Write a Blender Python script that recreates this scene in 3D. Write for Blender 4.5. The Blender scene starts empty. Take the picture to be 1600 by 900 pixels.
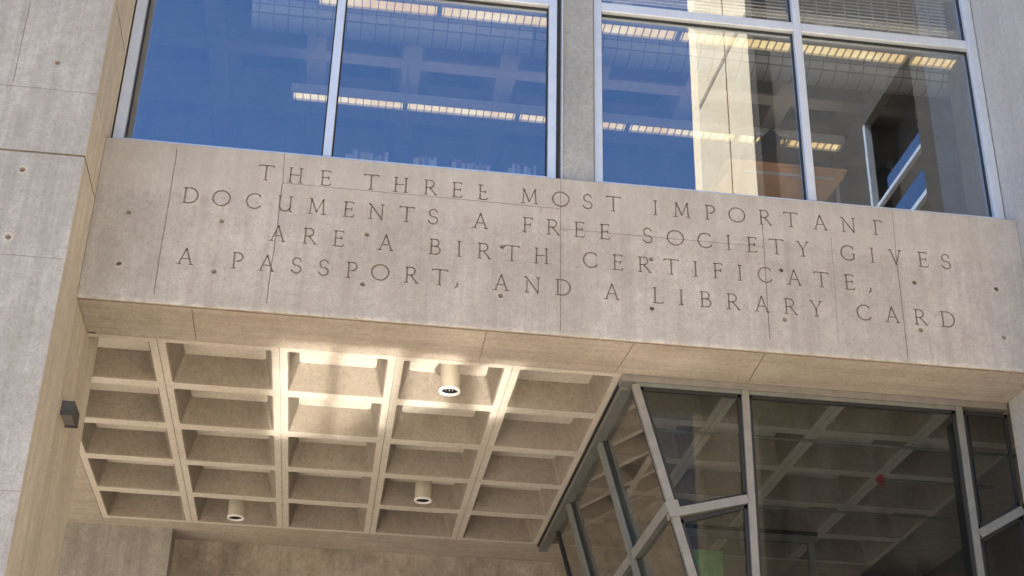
import bpy, bmesh, math, random
from mathutils import Vector, Matrix
R = math.radians
random.seed(7)
S = bpy.context.scene
COL = S.collection

# ------------------------------------------------------------------ camera
yaw, pit, rol = R(7.11313898), R(27.82711188), R(1.38873494)
fw = Vector((math.sin(yaw)*math.cos(pit), math.cos(yaw)*math.cos(pit), math.sin(pit)))
rt = Vector((math.cos(yaw), -math.sin(yaw), 0)); up = rt.cross(fw)
r2 = rt*math.cos(rol) + up*math.sin(rol); u2 = -rt*math.sin(rol) + up*math.cos(rol)
cam = bpy.data.cameras.new('camera'); camo = bpy.data.objects.new('camera', cam); COL.objects.link(camo)
m = Matrix((r2, u2, -fw)).transposed().to_4x4(); m.translation = (0, -12, 1.6)
camo.matrix_world = m
cam.sensor_width = 36; cam.lens = 36*2232.41/1600; cam.clip_start = .1; cam.clip_end = 3000
S.camera = camo
# ------------------------------------------------------------------ sky + sun
SUN = Vector((-.50, .15, .85)).normalized()          # towards the sun: high, behind the facade
el = math.asin(SUN.z); az = math.atan2(SUN.x, SUN.y)
W = bpy.data.worlds.new('World'); S.world = W; W.use_nodes = True
nt = W.node_tree; bg = nt.nodes['Background']
sky = nt.nodes.new('ShaderNodeTexSky'); sky.sky_type = 'NISHITA'; sky.sun_disc = False
sky.sun_elevation = el; sky.sun_rotation = az; sky.altitude = 1600
sky.air_density = .9; sky.dust_density = .2; sky.ozone_density = 6.0
nt.links.new(sky.outputs[0], bg.inputs[0]); bg.inputs[1].default_value = .10
sl = bpy.data.lights.new('sun', 'SUN'); sl.energy = 5.0; sl.angle = R(.5); sl.color = (1, .93, .82)
so = bpy.data.objects.new('sun', sl); COL.objects.link(so); so.location = (0, 30, 50)
so.rotation_euler = SUN.to_track_quat('Z', 'Y').to_euler()
S.view_settings.view_transform = 'Standard'; S.view_settings.look = 'None'
S.view_settings.exposure = 1.73; S.view_settings.gamma = 1
S.render.engine = 'CYCLES'
cy = S.cycles
cy.use_denoising = True; cy.max_bounces = 14; cy.diffuse_bounces = 6; cy.transparent_max_bounces = 24
cy.caustics_reflective = True; cy.caustics_refractive = False; cy.sample_clamp_indirect = 0; cy.blur_glossy = 0
cy.use_guiding = True; cy.use_surface_guiding = True; cy.guiding_training_samples = 128

# ------------------------------------------------------------------ materials
def N(t, k, **kw):
    n = t.nodes.new(k)
    for a, b in kw.items(): setattr(n, a, b)
    return n
def newmat(name):
    M = bpy.data.materials.new(name); M.use_nodes = True
    t = M.node_tree
    for n in list(t.nodes): t.nodes.remove(n)
    o = N(t, 'ShaderNodeOutputMaterial')
    return M, t, o
def noise(t, vec, scale, detail=4, rough=.55):
    n = N(t, 'ShaderNodeTexNoise'); n.inputs['Scale'].default_value = scale
    n.inputs['Detail'].default_value = detail; n.inputs['Roughness'].default_value = rough
    t.links.new(vec, n.inputs['Vector']); return n.outputs[0]
def ramp(t, fac, stops):
    n = N(t, 'ShaderNodeValToRGB'); e = n.color_ramp.elements
    while len(e) < len(stops): e.new(.5)
    for i, (p, c) in enumerate(stops):
        e[i].position = p; e[i].color = (c, c, c, 1) if isinstance(c, (int, float)) else (*c, 1)
    t.links.new(fac, n.inputs[0]); return n.outputs[0]
def mix(t, fac, a, b, mode='MIX'):
    n = N(t, 'ShaderNodeMix', data_type='RGBA', blend_type=mode)
    for v, i in ((fac, 0), (a, 6), (b, 7)):
        if hasattr(v, 'links'): t.links.new(v, n.inputs[i])
        elif i == 0: n.inputs[0].default_value = v
        else: n.inputs[i].default_value = (*v, 1)
    return n.outputs[2]
def mapping(t, vec, sc, loc=(0, 0, 0)):
    n = N(t, 'ShaderNodeMapping'); n.inputs['Scale'].default_value = sc; n.inputs['Location'].default_value = loc
    t.links.new(vec, n.inputs['Vector']); return n.outputs[0]
ZB, ZT = 7.525, 9.27          # under side and top of the carved beam
def concrete(name, base, dark, light, streak=None, streak_amt=.35, blotch=.6, pits=.6, soil=0, soilcol=(.09, .075, .06),
             tone=None, bump=.25, off=(0, 0, 0), grain=.5, rough=.9, panels=None, sill=None):
    """cast concrete: big cloudy blotches, streaks along one axis, fine grain, pin holes"""
    M, t, o = newmat(name)
    g = N(t, 'ShaderNodeNewGeometry'); P = mapping(t, g.outputs['Position'], (1, 1, 1), off)
    big = noise(t, P, .9, 7, .6); mid = noise(t, P, 3.7, 9, .68); fine = noise(t, P, 46, 5, .7); spk = noise(t, P, 17, 8, .75)
    c = mix(t, ramp(t, big, [(.38, 0), (.64, 1)]), base, light)
    k = mix(t, ramp(t, mid, [(.34, 1), (.66, 0)]), (0, 0, 0), (blotch,)*3)
    c = mix(t, k, c, dark)
    c = mix(t, ramp(t, spk, [(.34, grain*.8), (.50, 0)]), c, tuple(x*.72 for x in dark))
    c = mix(t, ramp(t, spk, [(.55, 0), (.72, grain*.8)]), c, tuple(min(.85, x*1.25) for x in light))
    c = mix(t, ramp(t, fine, [(.34, .42), (.5, 0)]), c, tuple(x*.62 for x in dark))
    c = mix(t, ramp(t, noise(t, P, 75, 3, .7), [(.54, 0), (.68, .3)]), c, tuple(min(.85, x*1.2) for x in light))
    if panels:                                      # each sheet of formwork left its own slight shade
        sx0 = N(t, 'ShaderNodeSeparateXYZ'); t.links.new(g.outputs['Position'], sx0.inputs[0])
        mr = N(t, 'ShaderNodeMapRange'); t.links.new(sx0.outputs[0], mr.inputs[0]); mr.inputs[1].default_value = -3; mr.inputs[2].default_value = 7
        vr = N(t, 'ShaderNodeValToRGB'); vr.color_ramp.interpolation = 'CONSTANT'; e = vr.color_ramp.elements
        while len(e) < len(panels): e.new(.5)
        for i, (p, v_) in enumerate(panels): e[i].position = (p+3)/10; e[i].color = (v_, v_, v_, 1)
        t.links.new(mr.outputs[0], vr.inputs[0]); c = mix(t, 1.0, c, vr.outputs[0], 'MULTIPLY')
    if sill:                                        # rain has washed dirt down from the ledge: (z of the ledge, reach)
        sx1 = N(t, 'ShaderNodeSeparateXYZ'); t.links.new(g.outputs['Position'], sx1.inputs[0])
        dr_ = noise(t, mapping(t, g.outputs['Position'], (6, 6, .25)), 1.0, 8, .75)
        r_ = ramp(t, dr_, [(.42, 0), (.66, 1)])
        mz = N(t, 'ShaderNodeMapRange'); t.links.new(sx1.outputs[2], mz.inputs[0]); mz.inputs[1].default_value = sill[0]-sill[1]; mz.inputs[2].default_value = sill[0]; mz.inputs[4].default_value = .55
        c = mix(t, mix(t, mz.outputs[0], (0, 0, 0), r_), c, tuple(x*.55 for x in dark))
        me_ = N(t, 'ShaderNodeMapRange'); t.links.new(sx1.outputs[2], me_.inputs[0]); me_.inputs[1].default_value = ZB+.05; me_.inputs[2].default_value = ZB+.005; me_.inputs[4].default_value = .6
        c = mix(t, mix(t, me_.outputs[0], (0, 0, 0), ramp(t, noise(t, P, 9, 6, .7), [(.4, 0), (.55, 1)])), c, tuple(min(.85, x*1.2) for x in light))
    if streak:
        sc = {'X': (.35, 9, 9), 'Y': (9, .35, 9), 'Z': (9, 9, .35)}[streak]
        st = noise(t, mapping(t, g.outputs['Position'], sc, off), 1.0, 7, .7)
        c = mix(t, ramp(t, st, [(.38, streak_amt), (.56, 0)]), c, tuple(x*.8 for x in dark))
        st2 = noise(t, mapping(t, g.outputs['Position'], tuple(s*3.1 for s in sc), off), 1.0, 5, .7)
        c = mix(t, ramp(t, st2, [(.55, 0), (.72, streak_amt*.8)]), c, light)
    if tone:                                        # two pours of concrete meeting at a ragged line: (z, colour above)
        zz, colr, amt = tone
        sx = N(t, 'ShaderNodeSeparateXYZ'); t.links.new(g.outputs['Position'], sx.inputs[0])
        wob = noise(t, mapping(t, g.outputs['Position'], (.55, 1, .9)), 1.0, 9, .7)
        a = N(t, 'ShaderNodeMath', operation='MULTIPLY_ADD'); t.links.new(wob, a.inputs[0]); a.inputs[1].default_value = .5
        t.links.new(sx.outputs[2], a.inputs[2])
        f = N(t, 'ShaderNodeMapRange'); t.links.new(a.outputs[0], f.inputs[0])
        f.inputs[1].default_value = zz+.235; f.inputs[2].default_value = zz+.275; f.inputs[3].default_value = 0; f.inputs[4].default_value = amt
        c = mix(t, f.outputs[0], c, colr)
    if soil:
        s = noise(t, mapping(t, P, (1, 1, .8)), 1.3, 12, .78)
        c = mix(t, ramp(t, s, [(.44, 0), (.62, soil)]), c, soilcol)
    v = N(t, 'ShaderNodeTexVoronoi', distance='EUCLIDEAN'); v.inputs['Scale'].default_value = 21
    t.links.new(mapping(t, P, (1, 1, 1)), v.inputs['Vector'])
    pm = noise(t, P, 6, 3); pit = ramp(t, v.outputs['Distance'], [(.05, 1), (.13, 0)])
    pitm = mix(t, ramp(t, pm, [(.5, 0), (.6, 1)]), (0, 0, 0), pit)
    c = mix(t, mix(t, pits, (0, 0, 0), pitm), c, tuple(x*.35 for x in dark))
    b = N(t, 'ShaderNodeBsdfPrincipled'); t.links.new(c, b.inputs['Base Color']); b.inputs['Roughness'].default_value = rough
    b.inputs['Specular IOR Level'].default_value = .25
    h = mix(t, .5, fine, spk); h = mix(t, pitm, h, (0, 0, 0))
    bp = N(t, 'ShaderNodeBump'); bp.inputs['Strength'].default_value = bump; bp.inputs['Distance'].default_value = .012
    t.links.new(h, bp.inputs['Height']); t.links.new(bp.outputs[0], b.inputs['Normal'])
    t.links.new(b.outputs[0], o.inputs[0]); return M
def plain(name, col, rough=.5, metal=0, var=.12, spec=.5, scale=8, bump=0):
    M, t, o = newmat(name)
    g = N(t, 'ShaderNodeNewGeometry'); n = noise(t, g.outputs['Position'], scale, 6, .65)
    c = mix(t, ramp(t, n, [(.35, 0), (.68, 1)]), tuple(x*(1-var) for x in col), tuple(min(1, x*(1+var)) for x in col))
    b = N(t, 'ShaderNodeBsdfPrincipled'); t.links.new(c, b.inputs['Base Color'])
    b.inputs['Roughness'].default_value = rough; b.inputs['Metallic'].default_value = metal; b.inputs['Specular IOR Level'].default_value = spec
    if bump:
        bp = N(t, 'ShaderNodeBump'); bp.inputs['Strength'].default_value = bump; bp.inputs['Distance'].default_value = .01
        t.links.new(noise(t, g.outputs['Position'], scale*6, 4), bp.inputs['Height']); t.links.new(bp.outputs[0], b.inputs['Normal'])
    t.links.new(b.outputs[0], o.inputs[0]); return M
def glass(name, tint, refl, rtint=(1, 1, 1), wob=.0, dust=.022):
    """coated sheet glass: a mirror share that grows at grazing angles over a tinted see-through share"""
    M, t, o = newmat(name)
    lw = N(t, 'ShaderNodeLayerWeight'); lw.inputs[0].default_value = .5
    p = N(t, 'ShaderNodeMath', operation='POWER'); t.links.new(lw.outputs['Facing'], p.inputs[0]); p.inputs[1].default_value = 4
    f = N(t, 'ShaderNodeMapRange'); t.links.new(p.outputs[0], f.inputs[0]); f.inputs[3].default_value = refl; f.inputs[4].default_value = .92
    tr = N(t, 'ShaderNodeBsdfTransparent'); tr.inputs[0].default_value = (*tint, 1)
    gl = N(t, 'ShaderNodeBsdfAnisotropic'); gl.inputs['Color'].default_value = (*rtint, 1); gl.inputs['Roughness'].default_value = 0.0
    if wob:
        g = N(t, 'ShaderNodeNewGeometry'); bp = N(t, 'ShaderNodeBump'); bp.inputs['Strength'].default_value = wob; bp.inputs['Distance'].default_value = .02
        t.links.new(noise(t, g.outputs['Position'], 1.1, 2), bp.inputs['Height']); t.links.new(bp.outputs[0], gl.inputs['Normal'])
    mx = N(t, 'ShaderNodeMixShader'); t.links.new(f.outputs[0], mx.inputs[0]); t.links.new(tr.outputs[0], mx.inputs[1]); t.links.new(gl.outputs[0], mx.inputs[2])
    df_ = N(t, 'ShaderNodeBsdfDiffuse'); df_.inputs[0].default_value = (.55, .52, .47, 1); gp = N(t, 'ShaderNodeNewGeometry')
    dn = ramp(t, noise(t, mapping(t, gp.outputs['Position'], (3.5, 3.5, .6)), 1.0, 9, .72), [(.42, 0), (.75, dust)])
    m2 = N(t, 'ShaderNodeMixShader'); t.links.new(dn, m2.inputs[0]); t.links.new(mx.outputs[0], m2.inputs[1]); t.links.new(df_.outputs[0], m2.inputs[2])
    t.links.new(m2.outputs[0], o.inputs[0]); return M
def emit(name, col, s):
    M, t, o = newmat(name); e = N(t, 'ShaderNodeEmission'); e.inputs[0].default_value = (*col, 1); e.inputs[1].default_value = s
    t.links.new(e.outputs[0], o.inputs[0]); return M

C_BEAM = concrete('concrete_beam_face', (.425, .39, .345), (.29, .265, .238), (.495, .465, .42), 'Z', .32, .55, .6, soil=.42, soilcol=(.26, .22, .18),
                  tone=(8.72, (.44, .40, .345), .42), bump=.4,
                  panels=[(-3, .97), (-1.815, 1.0), (-.775, .96), (1.965, 1.0), (4.02, .97), (5.405, 1.0)], sill=(9.27, .5))
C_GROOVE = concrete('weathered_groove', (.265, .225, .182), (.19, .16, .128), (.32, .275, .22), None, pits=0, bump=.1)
C_UNDER = concrete('concrete_soffit', (.46, .40, .325), (.31, .26, .205), (.52, .465, .395), 'X', .34, .45, .7, bump=.3)
C_PIER = concrete('concrete_pier_board', (.365, .35, .325), (.26, .248, .23), (.43, .415, .39), 'Z', .4, .6, .7, soil=.35, soilcol=(.22, .20, .175), bump=.4)
C_COFFER = concrete('concrete_coffer_shaded', (.275, .235, .188), (.20, .17, .135), (.335, .29, .24), None, 0, .45, .2, bump=.2, off=(3, 1, 2))  # darker than the ribs: recess shade put into the pan walls' colour
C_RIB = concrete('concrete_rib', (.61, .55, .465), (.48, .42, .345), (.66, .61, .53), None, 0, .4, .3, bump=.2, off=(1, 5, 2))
C_WALL = concrete('concrete_stained_wall', (.42, .355, .285), (.29, .24, .19), (.48, .42, .345), 'Z', .4, .55, .8, soil=.65, soilcol=(.12, .10, .08))
C_WALL2 = concrete('concrete_grey_wall', (.42, .38, .33), (.26, .235, .21), (.48, .45, .40), 'Z', .35, .6, .5, soil=.35, soilcol=(.16, .14, .12))
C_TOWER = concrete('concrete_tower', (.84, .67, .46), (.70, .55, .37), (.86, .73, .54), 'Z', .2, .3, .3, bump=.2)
C_DARKBODY = plain('interior_dark_plaster', (.11, .095, .08), .9)
C_ROOM = plain('interior_plaster', (.17, .16, .15), .9)
C_FLOOR = plain('interior_carpet', (.45, .40, .34), .95)
C_PILLAR = concrete('speckled_grey_pillar', (.27, .275, .27), (.22, .225, .22), (.36, .365, .36), 'Z', .15, .25, .3, grain=.6, bump=.5)
PATCH = concrete('grout_ring', (.40, .37, .325), (.30, .275, .235), (.45, .42, .375), None, pits=0)
ALU = plain('satin_aluminium', (.66, .69, .72), .42, .55, .05)
ALU_D = plain('grey_aluminium', (.16, .163, .15), .5, .1, .12)
ALU_V = plain('pale_entrance_metal', (.21, .20, .18), .5, .1, .12)
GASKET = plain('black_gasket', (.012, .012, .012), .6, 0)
BRONZE = plain('dark_bronze_jamb', (.05, .042, .036), .45, .3)
GLASS_W = glass('coated_window_glass', (.79, .80, .81), .27, (.82, .91, 1.0), .006)
GLASS_V = glass('smoked_entrance_glass', (.72, .75, .755), .010)
GLASS_L = glass('smoked_side_glass', (.72, .725, .71), .14)
GLASS_C = glass('clear_acrylic', (.92, .92, .92), .05)
WHITE_M = plain('white_enamel', (.72, .70, .66), .4, 0, .04)
TUBE = plain('cream_tube', (.50, .45, .36), .5, 0, .06)
RINGW = plain('white_ring', (.88, .88, .86), .35, 0, .02)
BLACK = plain('black_reflector', (.02, .02, .02), .35)
CHROME = plain('bright_reflector', (.75, .75, .75), .15, 1, .05)
HOUSE = plain('grey_cast_housing', (.085, .083, .08), .55, .3, .15)
LENS = plain('frosted_lens', (.20, .20, .185), .3)
GLOW = emit('warm_fluorescent', (1.0, .66, .30), .72)
GLOW_UP = emit('warm_room_fill', (1.0, .82, .62), 1.3)
C_ROOMRIB = plain('pale_ceiling_rib', (.30, .29, .27), .9)  # paler than the coffers between the ribs
gt = GLOW.node_tree; ge = [n for n in gt.nodes if n.type == 'EMISSION'][0]; gg = N(gt, 'ShaderNodeNewGeometry')
gt.links.new(mix(gt, ramp(gt, noise(gt, gg.outputs['Position'], 2.3, 4), [(.35, 0), (.65, 1)]), (.80, .52, .20), (1.0, .80, .42)), ge.inputs[0])
WOODM = plain('orange_veneer', (.80, .43, .18), .5, 0, .2, scale=3)
RED = plain('red_enamel', (.33, .02, .025), .4)
DUCT = plain('pale_duct_metal', (.62, .66, .70), .5, .2, .06)
GREEN = plain('green_panel', (.42, .80, .36), .6)
BLIND = plain('pale_blind_slat', (.80, .79, .76), .6)
PIPE = plain('dark_pipe', (.17, .155, .135), .6, .1)
PAVE, t, o = newmat('warm_stone_paving')
g = N(t, 'ShaderNodeNewGeometry'); br = N(t, 'ShaderNodeTexBrick'); br.inputs['Scale'].default_value = 1.0
br.inputs['Color1'].default_value = (.60, .53, .44, 1); br.inputs['Color2'].default_value = (.55, .485, .40, 1); br.inputs['Mortar'].default_value = (.2, .17, .13, 1)
br.inputs['Mortar Size'].default_value = .008; br.inputs['Brick Width'].default_value = .9; br.inputs['Row Height'].default_value = .6
t.links.new(g.outputs['Position'], br.inputs['Vector'])
c_ = mix(t, ramp(t, noise(t, g.outputs['Position'], 5, 8, .7), [(.35, .35), (.6, 0)]), br.outputs[0], (.3, .24, .17))
b_ = N(t, 'ShaderNodeBsdfPrincipled'); t.links.new(c_, b_.inputs['Base Color']); b_.inputs['Roughness'].default_value = .85
t.links.new(b_.outputs[0], o.inputs[0])

dt = DUCT.node_tree; db = [n for n in dt.nodes if n.type == 'BSDF_PRINCIPLED'][0]; dg_ = N(dt, 'ShaderNodeNewGeometry')
wv = N(dt, 'ShaderNodeTexBrick'); wv.offset = 0; wv.inputs['Scale'].default_value = 1; wv.inputs['Brick Width'].default_value = .16; wv.inputs['Row Height'].default_value = .075
wv.inputs['Mortar Size'].default_value = .006; wv.inputs['Color1'].default_value = (.66, .70, .74, 1); wv.inputs['Color2'].default_value = (.60, .65, .69, 1); wv.inputs['Mortar'].default_value = (.16, .17, .19, 1)
sx_ = N(dt, 'ShaderNodeSeparateXYZ'); cx_ = N(dt, 'ShaderNodeCombineXYZ'); dt.links.new(dg_.outputs['Position'], sx_.inputs[0])
dt.links.new(sx_.outputs[0], cx_.inputs[0]); dt.links.new(sx_.outputs[2], cx_.inputs[1]); dt.links.new(cx_.outputs[0], wv.inputs['Vector']); dt.links.new(wv.outputs[0], db.inputs['Base Color'])
# ------------------------------------------------------------------ mesh helpers
class MB:
    def __init__(s): s.v = []; s.f = []; s.m = []; s.sm = []
    def add(s, vs, fs, mat=0, smooth=False):
        n = len(s.v); s.v += [tuple(p) for p in vs]
        for f in fs: s.f.append([i+n for i in f]); s.m.append(mat); s.sm.append(smooth)
        return s
    def box(s, x0, x1, y0, y1, z0, z1, mat=0, c=0):
        if c: return s.cbox(x0, x1, y0, y1, z0, z1, mat, c)
        vs = [(x, y, z) for z in (z0, z1) for y in (y0, y1) for x in (x0, x1)]
        return s.add(vs, [(0, 2, 3, 1), (4, 5, 7, 6), (0, 1, 5, 4), (2, 6, 7, 3), (0, 4, 6, 2), (1, 3, 7, 5)], mat)
    def cbox(s, x0, x1, y0, y1, z0, z1, mat, c):      # box with chamfered edges
        bm = bmesh.new(); bmesh.ops.create_cube(bm, size=1)
        for v in bm.verts: v.co = Vector(((x0+x1)/2+v.co.x*(x1-x0), (y0+y1)/2+v.co.y*(y1-y0), (z0+z1)/2+v.co.z*(z1-z0)))
        bmesh.ops.bevel(bm, geom=bm.edges[:], offset=c, segments=1, affect='EDGES')
        bm.verts.index_update(); s.add([v.co for v in bm.verts], [[v.index for v in f.verts] for f in bm.faces], mat); bm.free(); return s
    def prism(s, prof, axis, a, b, mat=0, smooth=False):  # closed profile pushed along an axis ('x': (y,z), 'y': (x,z), 'z': (x,y))
        n = len(prof)
        def P(p, t): return {'x': (t, p[0], p[1]), 'y': (p[0], t, p[1]), 'z': (p[0], p[1], t)}[axis]
        vs = [P(p, a) for p in prof]+[P(p, b) for p in prof]
        area = sum(prof[i][0]*prof[(i+1) % n][1]-prof[(i+1) % n][0]*prof[i][1] for i in range(n))
        fs = [[i, (i+1) % n, n+(i+1) % n, n+i] for i in range(n)]+[list(range(n-1, -1, -1)), list(range(n, 2*n))]
        if (area < 0) != (axis == 'y'): fs = [f[::-1] for f in fs]
        s.add(vs, fs, mat, smooth); return s
    def bar(s, p, q, w, d, side, mat=0):              # square bar p->q; side = direction of the width w, d = depth across
        p, q = Vector(p), Vector(q); z = (q-p).normalized(); x = Vector(side); x = (x-z*x.dot(z)).normalized(); y = z.cross(x)
        vs = [c+x*(a*w/2)+y*(b*d/2) for c in (p, q) for a, b in ((-1, -1), (1, -1), (1, 1), (-1, 1))]
        return s.add(vs, [(3, 2, 1, 0), (4, 5, 6, 7), (0, 1, 5, 4), (1, 2, 6, 5), (2, 3, 7, 6), (3, 0, 4, 7)], mat)
    def tube(s, p, q, r, n=16, mat=0, r1=None, caps=True):
        p, q = Vector(p), Vector(q); z = (q-p).normalized(); x = z.orthogonal().normalized(); y = z.cross(x); r1 = r if r1 is None else r1
        vs = [c+(x*math.cos(2*math.pi*i/n)+y*math.sin(2*math.pi*i/n))*rr for c, rr in ((p, r), (q, r1)) for i in range(n)]
        s.add(vs, [[i, (i+1) % n, n+(i+1) % n, n+i] for i in range(n)], mat, True)
        if caps: s.add(vs, [list(range(n-1, -1, -1)), list(range(n, 2*n))], mat)
        return s
    def build(s, name, mats, parent=None):
        me = bpy.data.meshes.new(name); me.from_pydata(s.v, [], s.f)
        for mm in (mats if isinstance(mats, (list, tuple)) else [mats]): me.materials.append(mm)
        me.polygons.foreach_set('material_index', s.m); me.polygons.foreach_set('use_smooth', s.sm); me.update()
        o = bpy.data.objects.new(name, me); COL.objects.link(o)
        if parent: o.parent = parent; o.matrix_parent_inverse = Matrix.Translation(-parent.location)
        return o
def tag(o, label, cat, group=None, kind=None):
    o['label'] = label; o['category'] = cat
    if group: o['group'] = group
    if kind: o['kind'] = kind
    return o
def root(name, label, cat, loc=(0, 0, 0), group=None, kind=None):
    o = bpy.data.objects.new(name, None); COL.objects.link(o); o.location = loc; o.empty_display_size = .2
    return tag(o, label, cat, group, kind)
def struct(o): o['kind'] = 'structure'; return o

# ------------------------------------------------------------------ ground
struct(MB().box(-120, 120, -160, 60, -1, 0).build('ground', PAVE))

# ------------------------------------------------------------------ carved lettering (cutters)
H = .165
T_, L_ = .0155, .0100      # thick and thin strokes
def ln(x0, y0, x1, y1, w=T_): return ('l', x0, y0, x1, y1, w)
def arc(cx, cy, rx, ry, a0, a1, w=T_): return ('a', cx, cy, rx, ry, a0, a1, w)
def sf(x, y, l=.10, r=.10, w=L_): return [ln(x-l, y, x+r, y, w)]
def foot(x):               # stencil foot: the left half of the serif stands apart as a dot
    return [ln(x, .0, x+.11, .0, L_), ln(x-.13, .0, x-.075, .0, L_)]
G = {
 'T': [ln(0, 0, 0, 1)]+foot(0)+[ln(-.41, 1, .41, 1, L_*1.25), ln(-.41, 1.01, -.44, .90, L_), ln(.41, 1.01, .45, .90, L_)],
 't': [ln(-.16, 0, -.16, 1)]+foot(-.16)+[ln(-.24, 1, .24, 1, L_*1.25), ln(.24, 1.01, .27, .90, L_)],
 'H': [ln(-.3, 0, -.3, 1), ln(.3, 0, .3, 1), ln(-.3, .52, .2, .52, L_)]+foot(-.3)+foot(.3)+sf(-.3, 1)+sf(.3, 1),
 'E': [ln(-.16, 0, -.16, 1)]+[ln(-.27, 1, .27, 1, L_*1.1), ln(.27, 1, .28, .88, L_), ln(-.16, .53, .2, .53, L_), ln(.2, .62, .2, .44, L_),
       ln(-.16, 0, .26, 0, L_*1.1), ln(.26, 0, .34, .13, L_), ln(-.29, 0, -.24, 0, L_)],
 'e': [ln(-.12, 0, -.12, .42), ln(-.12, .53, -.12, 1), ln(-.24, 1, .06, 1, L_), ln(-.12, .53, .2, .53, L_), ln(.2, .63, .2, .44, L_),
       ln(-.12, 0, .26, 0, L_*1.1), ln(.26, 0, .34, .13, L_), ln(-.26, 0, -.2, 0, L_)],
 'R': [ln(-.22, 0, -.22, 1)]+foot(-.22)+[ln(-.33, 1, .02, 1, L_), arc(.0, .745, .24, .255, -90, 90), ln(-.22, .49, 0, .49, L_), ln(.0, .49, .36, .02), ln(.3, 0, .46, 0, L_)],
 'P': [ln(-.18, 0, -.18, 1)]+foot(-.18)+[ln(-.29, 1, .04, 1, L_), arc(.02, .73, .26, .27, -90, 90), ln(-.06, .46, .02, .46, L_)],
 'B': [ln(-.22, 0, -.22, 1), ln(-.32, 1, .02, 1, L_), arc(.0, .765, .21, .235, -90, 90), ln(-.22, .53, .04, .53, L_), arc(.02, .265, .28, .265, -90, 90), ln(-.32, 0, .02, 0, L_)],
 'M': [ln(-.38, 0, -.33, 1, L_), ln(-.33, 1, .0, .12), ln(0, .12, .34, 1, L_), ln(.34, 1, .41, 0), ln(-.43, 1, -.31, 1, L_), ln(.32, 1, .44, 1, L_)]+foot(-.38)+foot(.41),
 'N': [ln(-.31, 0, -.31, .78, L_), ln(-.36, 1, .35, .0), ln(.35, -.03, .35, 1, L_), ln(-.46, 1, -.33, 1, L_)]+sf(.35, 1)+foot(-.31),
 'O': [arc(0, .5, .49, .5, 0, 360)],
 'C': [arc(.06, .5, .46, .5, 52, 318), ln(.34, .9, .36, .78, L_), ln(.38, .17, .44, .23, L_)],
 'G': [arc(.04, .5, .46, .5, 50, 318), ln(.33, .9, .36, .76, L_), ln(.38, .14, .38, .46), ln(.24, .46, .46, .46, L_)],
 'S': [arc(.0, .745, .23, .255, 35, 262, T_*.95), arc(.0, .25, .26, .25, -155, 88, T_*1.05), ln(.19, .9, .24, .78, L_), ln(-.24, .14, -.29, .24, L_)],
 'I': [ln(0, 0, 0, 1)]+foot(0)+sf(0, 1),
 'A': [ln(-.33, 0, .0, 1, L_*1.1), ln(0, 1.03, .35, 0), ln(-.16, .36, .17, .36, L_), ln(-.33, 0, -.22, 0, L_), ln(-.47, 0, -.41, 0, L_), ln(.25, 0, .45, 0, L_)],
 'D': [ln(-.3, 0, -.3, 1), ln(-.42, 1, -.02, 1, L_), arc(-.04, .5, .46, .5, -90, 90), ln(-.3, 0, -.04, 0, L_), ln(-.43, 0, -.38, 0, L_)],
 'U': [ln(-.31, .32, -.31, 1), arc(.0, .33, .31, .33, 180, 360), ln(.31, .0, .31, 1, L_), ln(.31, 0, .42, 0, L_)]+sf(-.31, 1, .12, .1)+sf(.31, 1),
 'F': [ln(-.16, 0, -.16, 1)]+foot(-.16)+[ln(-.27, 1, .27, 1, L_*1.1), ln(.27, 1, .29, .87, L_), ln(-.16, .53, .17, .53, L_), ln(.17, .62, .17, .44, L_)],
 'Y': [ln(0, 0, 0, .46), ln(0, .46, -.27, 1), ln(0, .46, .3, 1, L_)]+foot(0)+[ln(-.38, 1, -.19, 1, L_), ln(.2, 1, .4, 1, L_)],
 'V': [ln(-.3, 1, .02, 0), ln(.02, -.02, .32, 1, L_), ln(-.42, 1, -.2, 1, L_), ln(.22, 1, .43, 1, L_)],
 'L': [ln(-.18, 0, -.18, 1)]+sf(-.18, 1)+[ln(-.18, 0, .26, 0, L_*1.1), ln(.26, 0, .34, .14, L_), ln(-.3, 0, -.25, 0, L_)],
 ',': [arc(.0, .1, .05, .12, 90, -100, T_*1.1), ln(-.03, .0, -.07, -.14, L_)],
}
def seg_poly(pts, w):
    """flat ribbon of width w round a poly-line; butt ends"""
    n = len(pts); Lp = []; Rp = []
    closed = (Vector(pts[0])-Vector(pts[-1])).length < 1e-6
    for i in range(n):
        a = Vector(pts[i-1] if i else (pts[-2] if closed else pts[0])); b = Vector(pts[i+1] if i < n-1 else (pts[1] if closed else pts[-1]))
        d = (b-a).normalized(); nn = Vector((-d.y, d.x)); Lp.append(Vector(pts[i])+nn*w/2); Rp.append(Vector(pts[i])-nn*w/2)
    return Lp, Rp, closed
CUT_Y0, CUT_Y1 = -.02, .014
def add_ribbon(mb, pts, w, y0=CUT_Y0, y1=CUT_Y1):
    Lp, Rp, closed = seg_poly(pts, w); n = len(Lp)
    if closed: Lp, Rp, n = Lp[:-1], Rp[:-1], n-1
    vs = [(p.x, y, p.y) for y in (y0, y1) for q in (Lp, Rp) for p in q]
    f = []
    for i in range(n if closed else n-1):
        j = (i+1) % n
        f += [(i, j, n+j, n+i), (2*n+i, 3*n+i, 3*n+j, 2*n+j), (i, 2*n+i, 2*n+j, j), (n+i, n+j, 3*n+j, 3*n+i)]
    if not closed: f += [(0, n, 3*n, 2*n), (n-1, 3*n-1, 4*n-1, 2*n-1)]
    mb.add(vs, f, 1)
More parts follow.
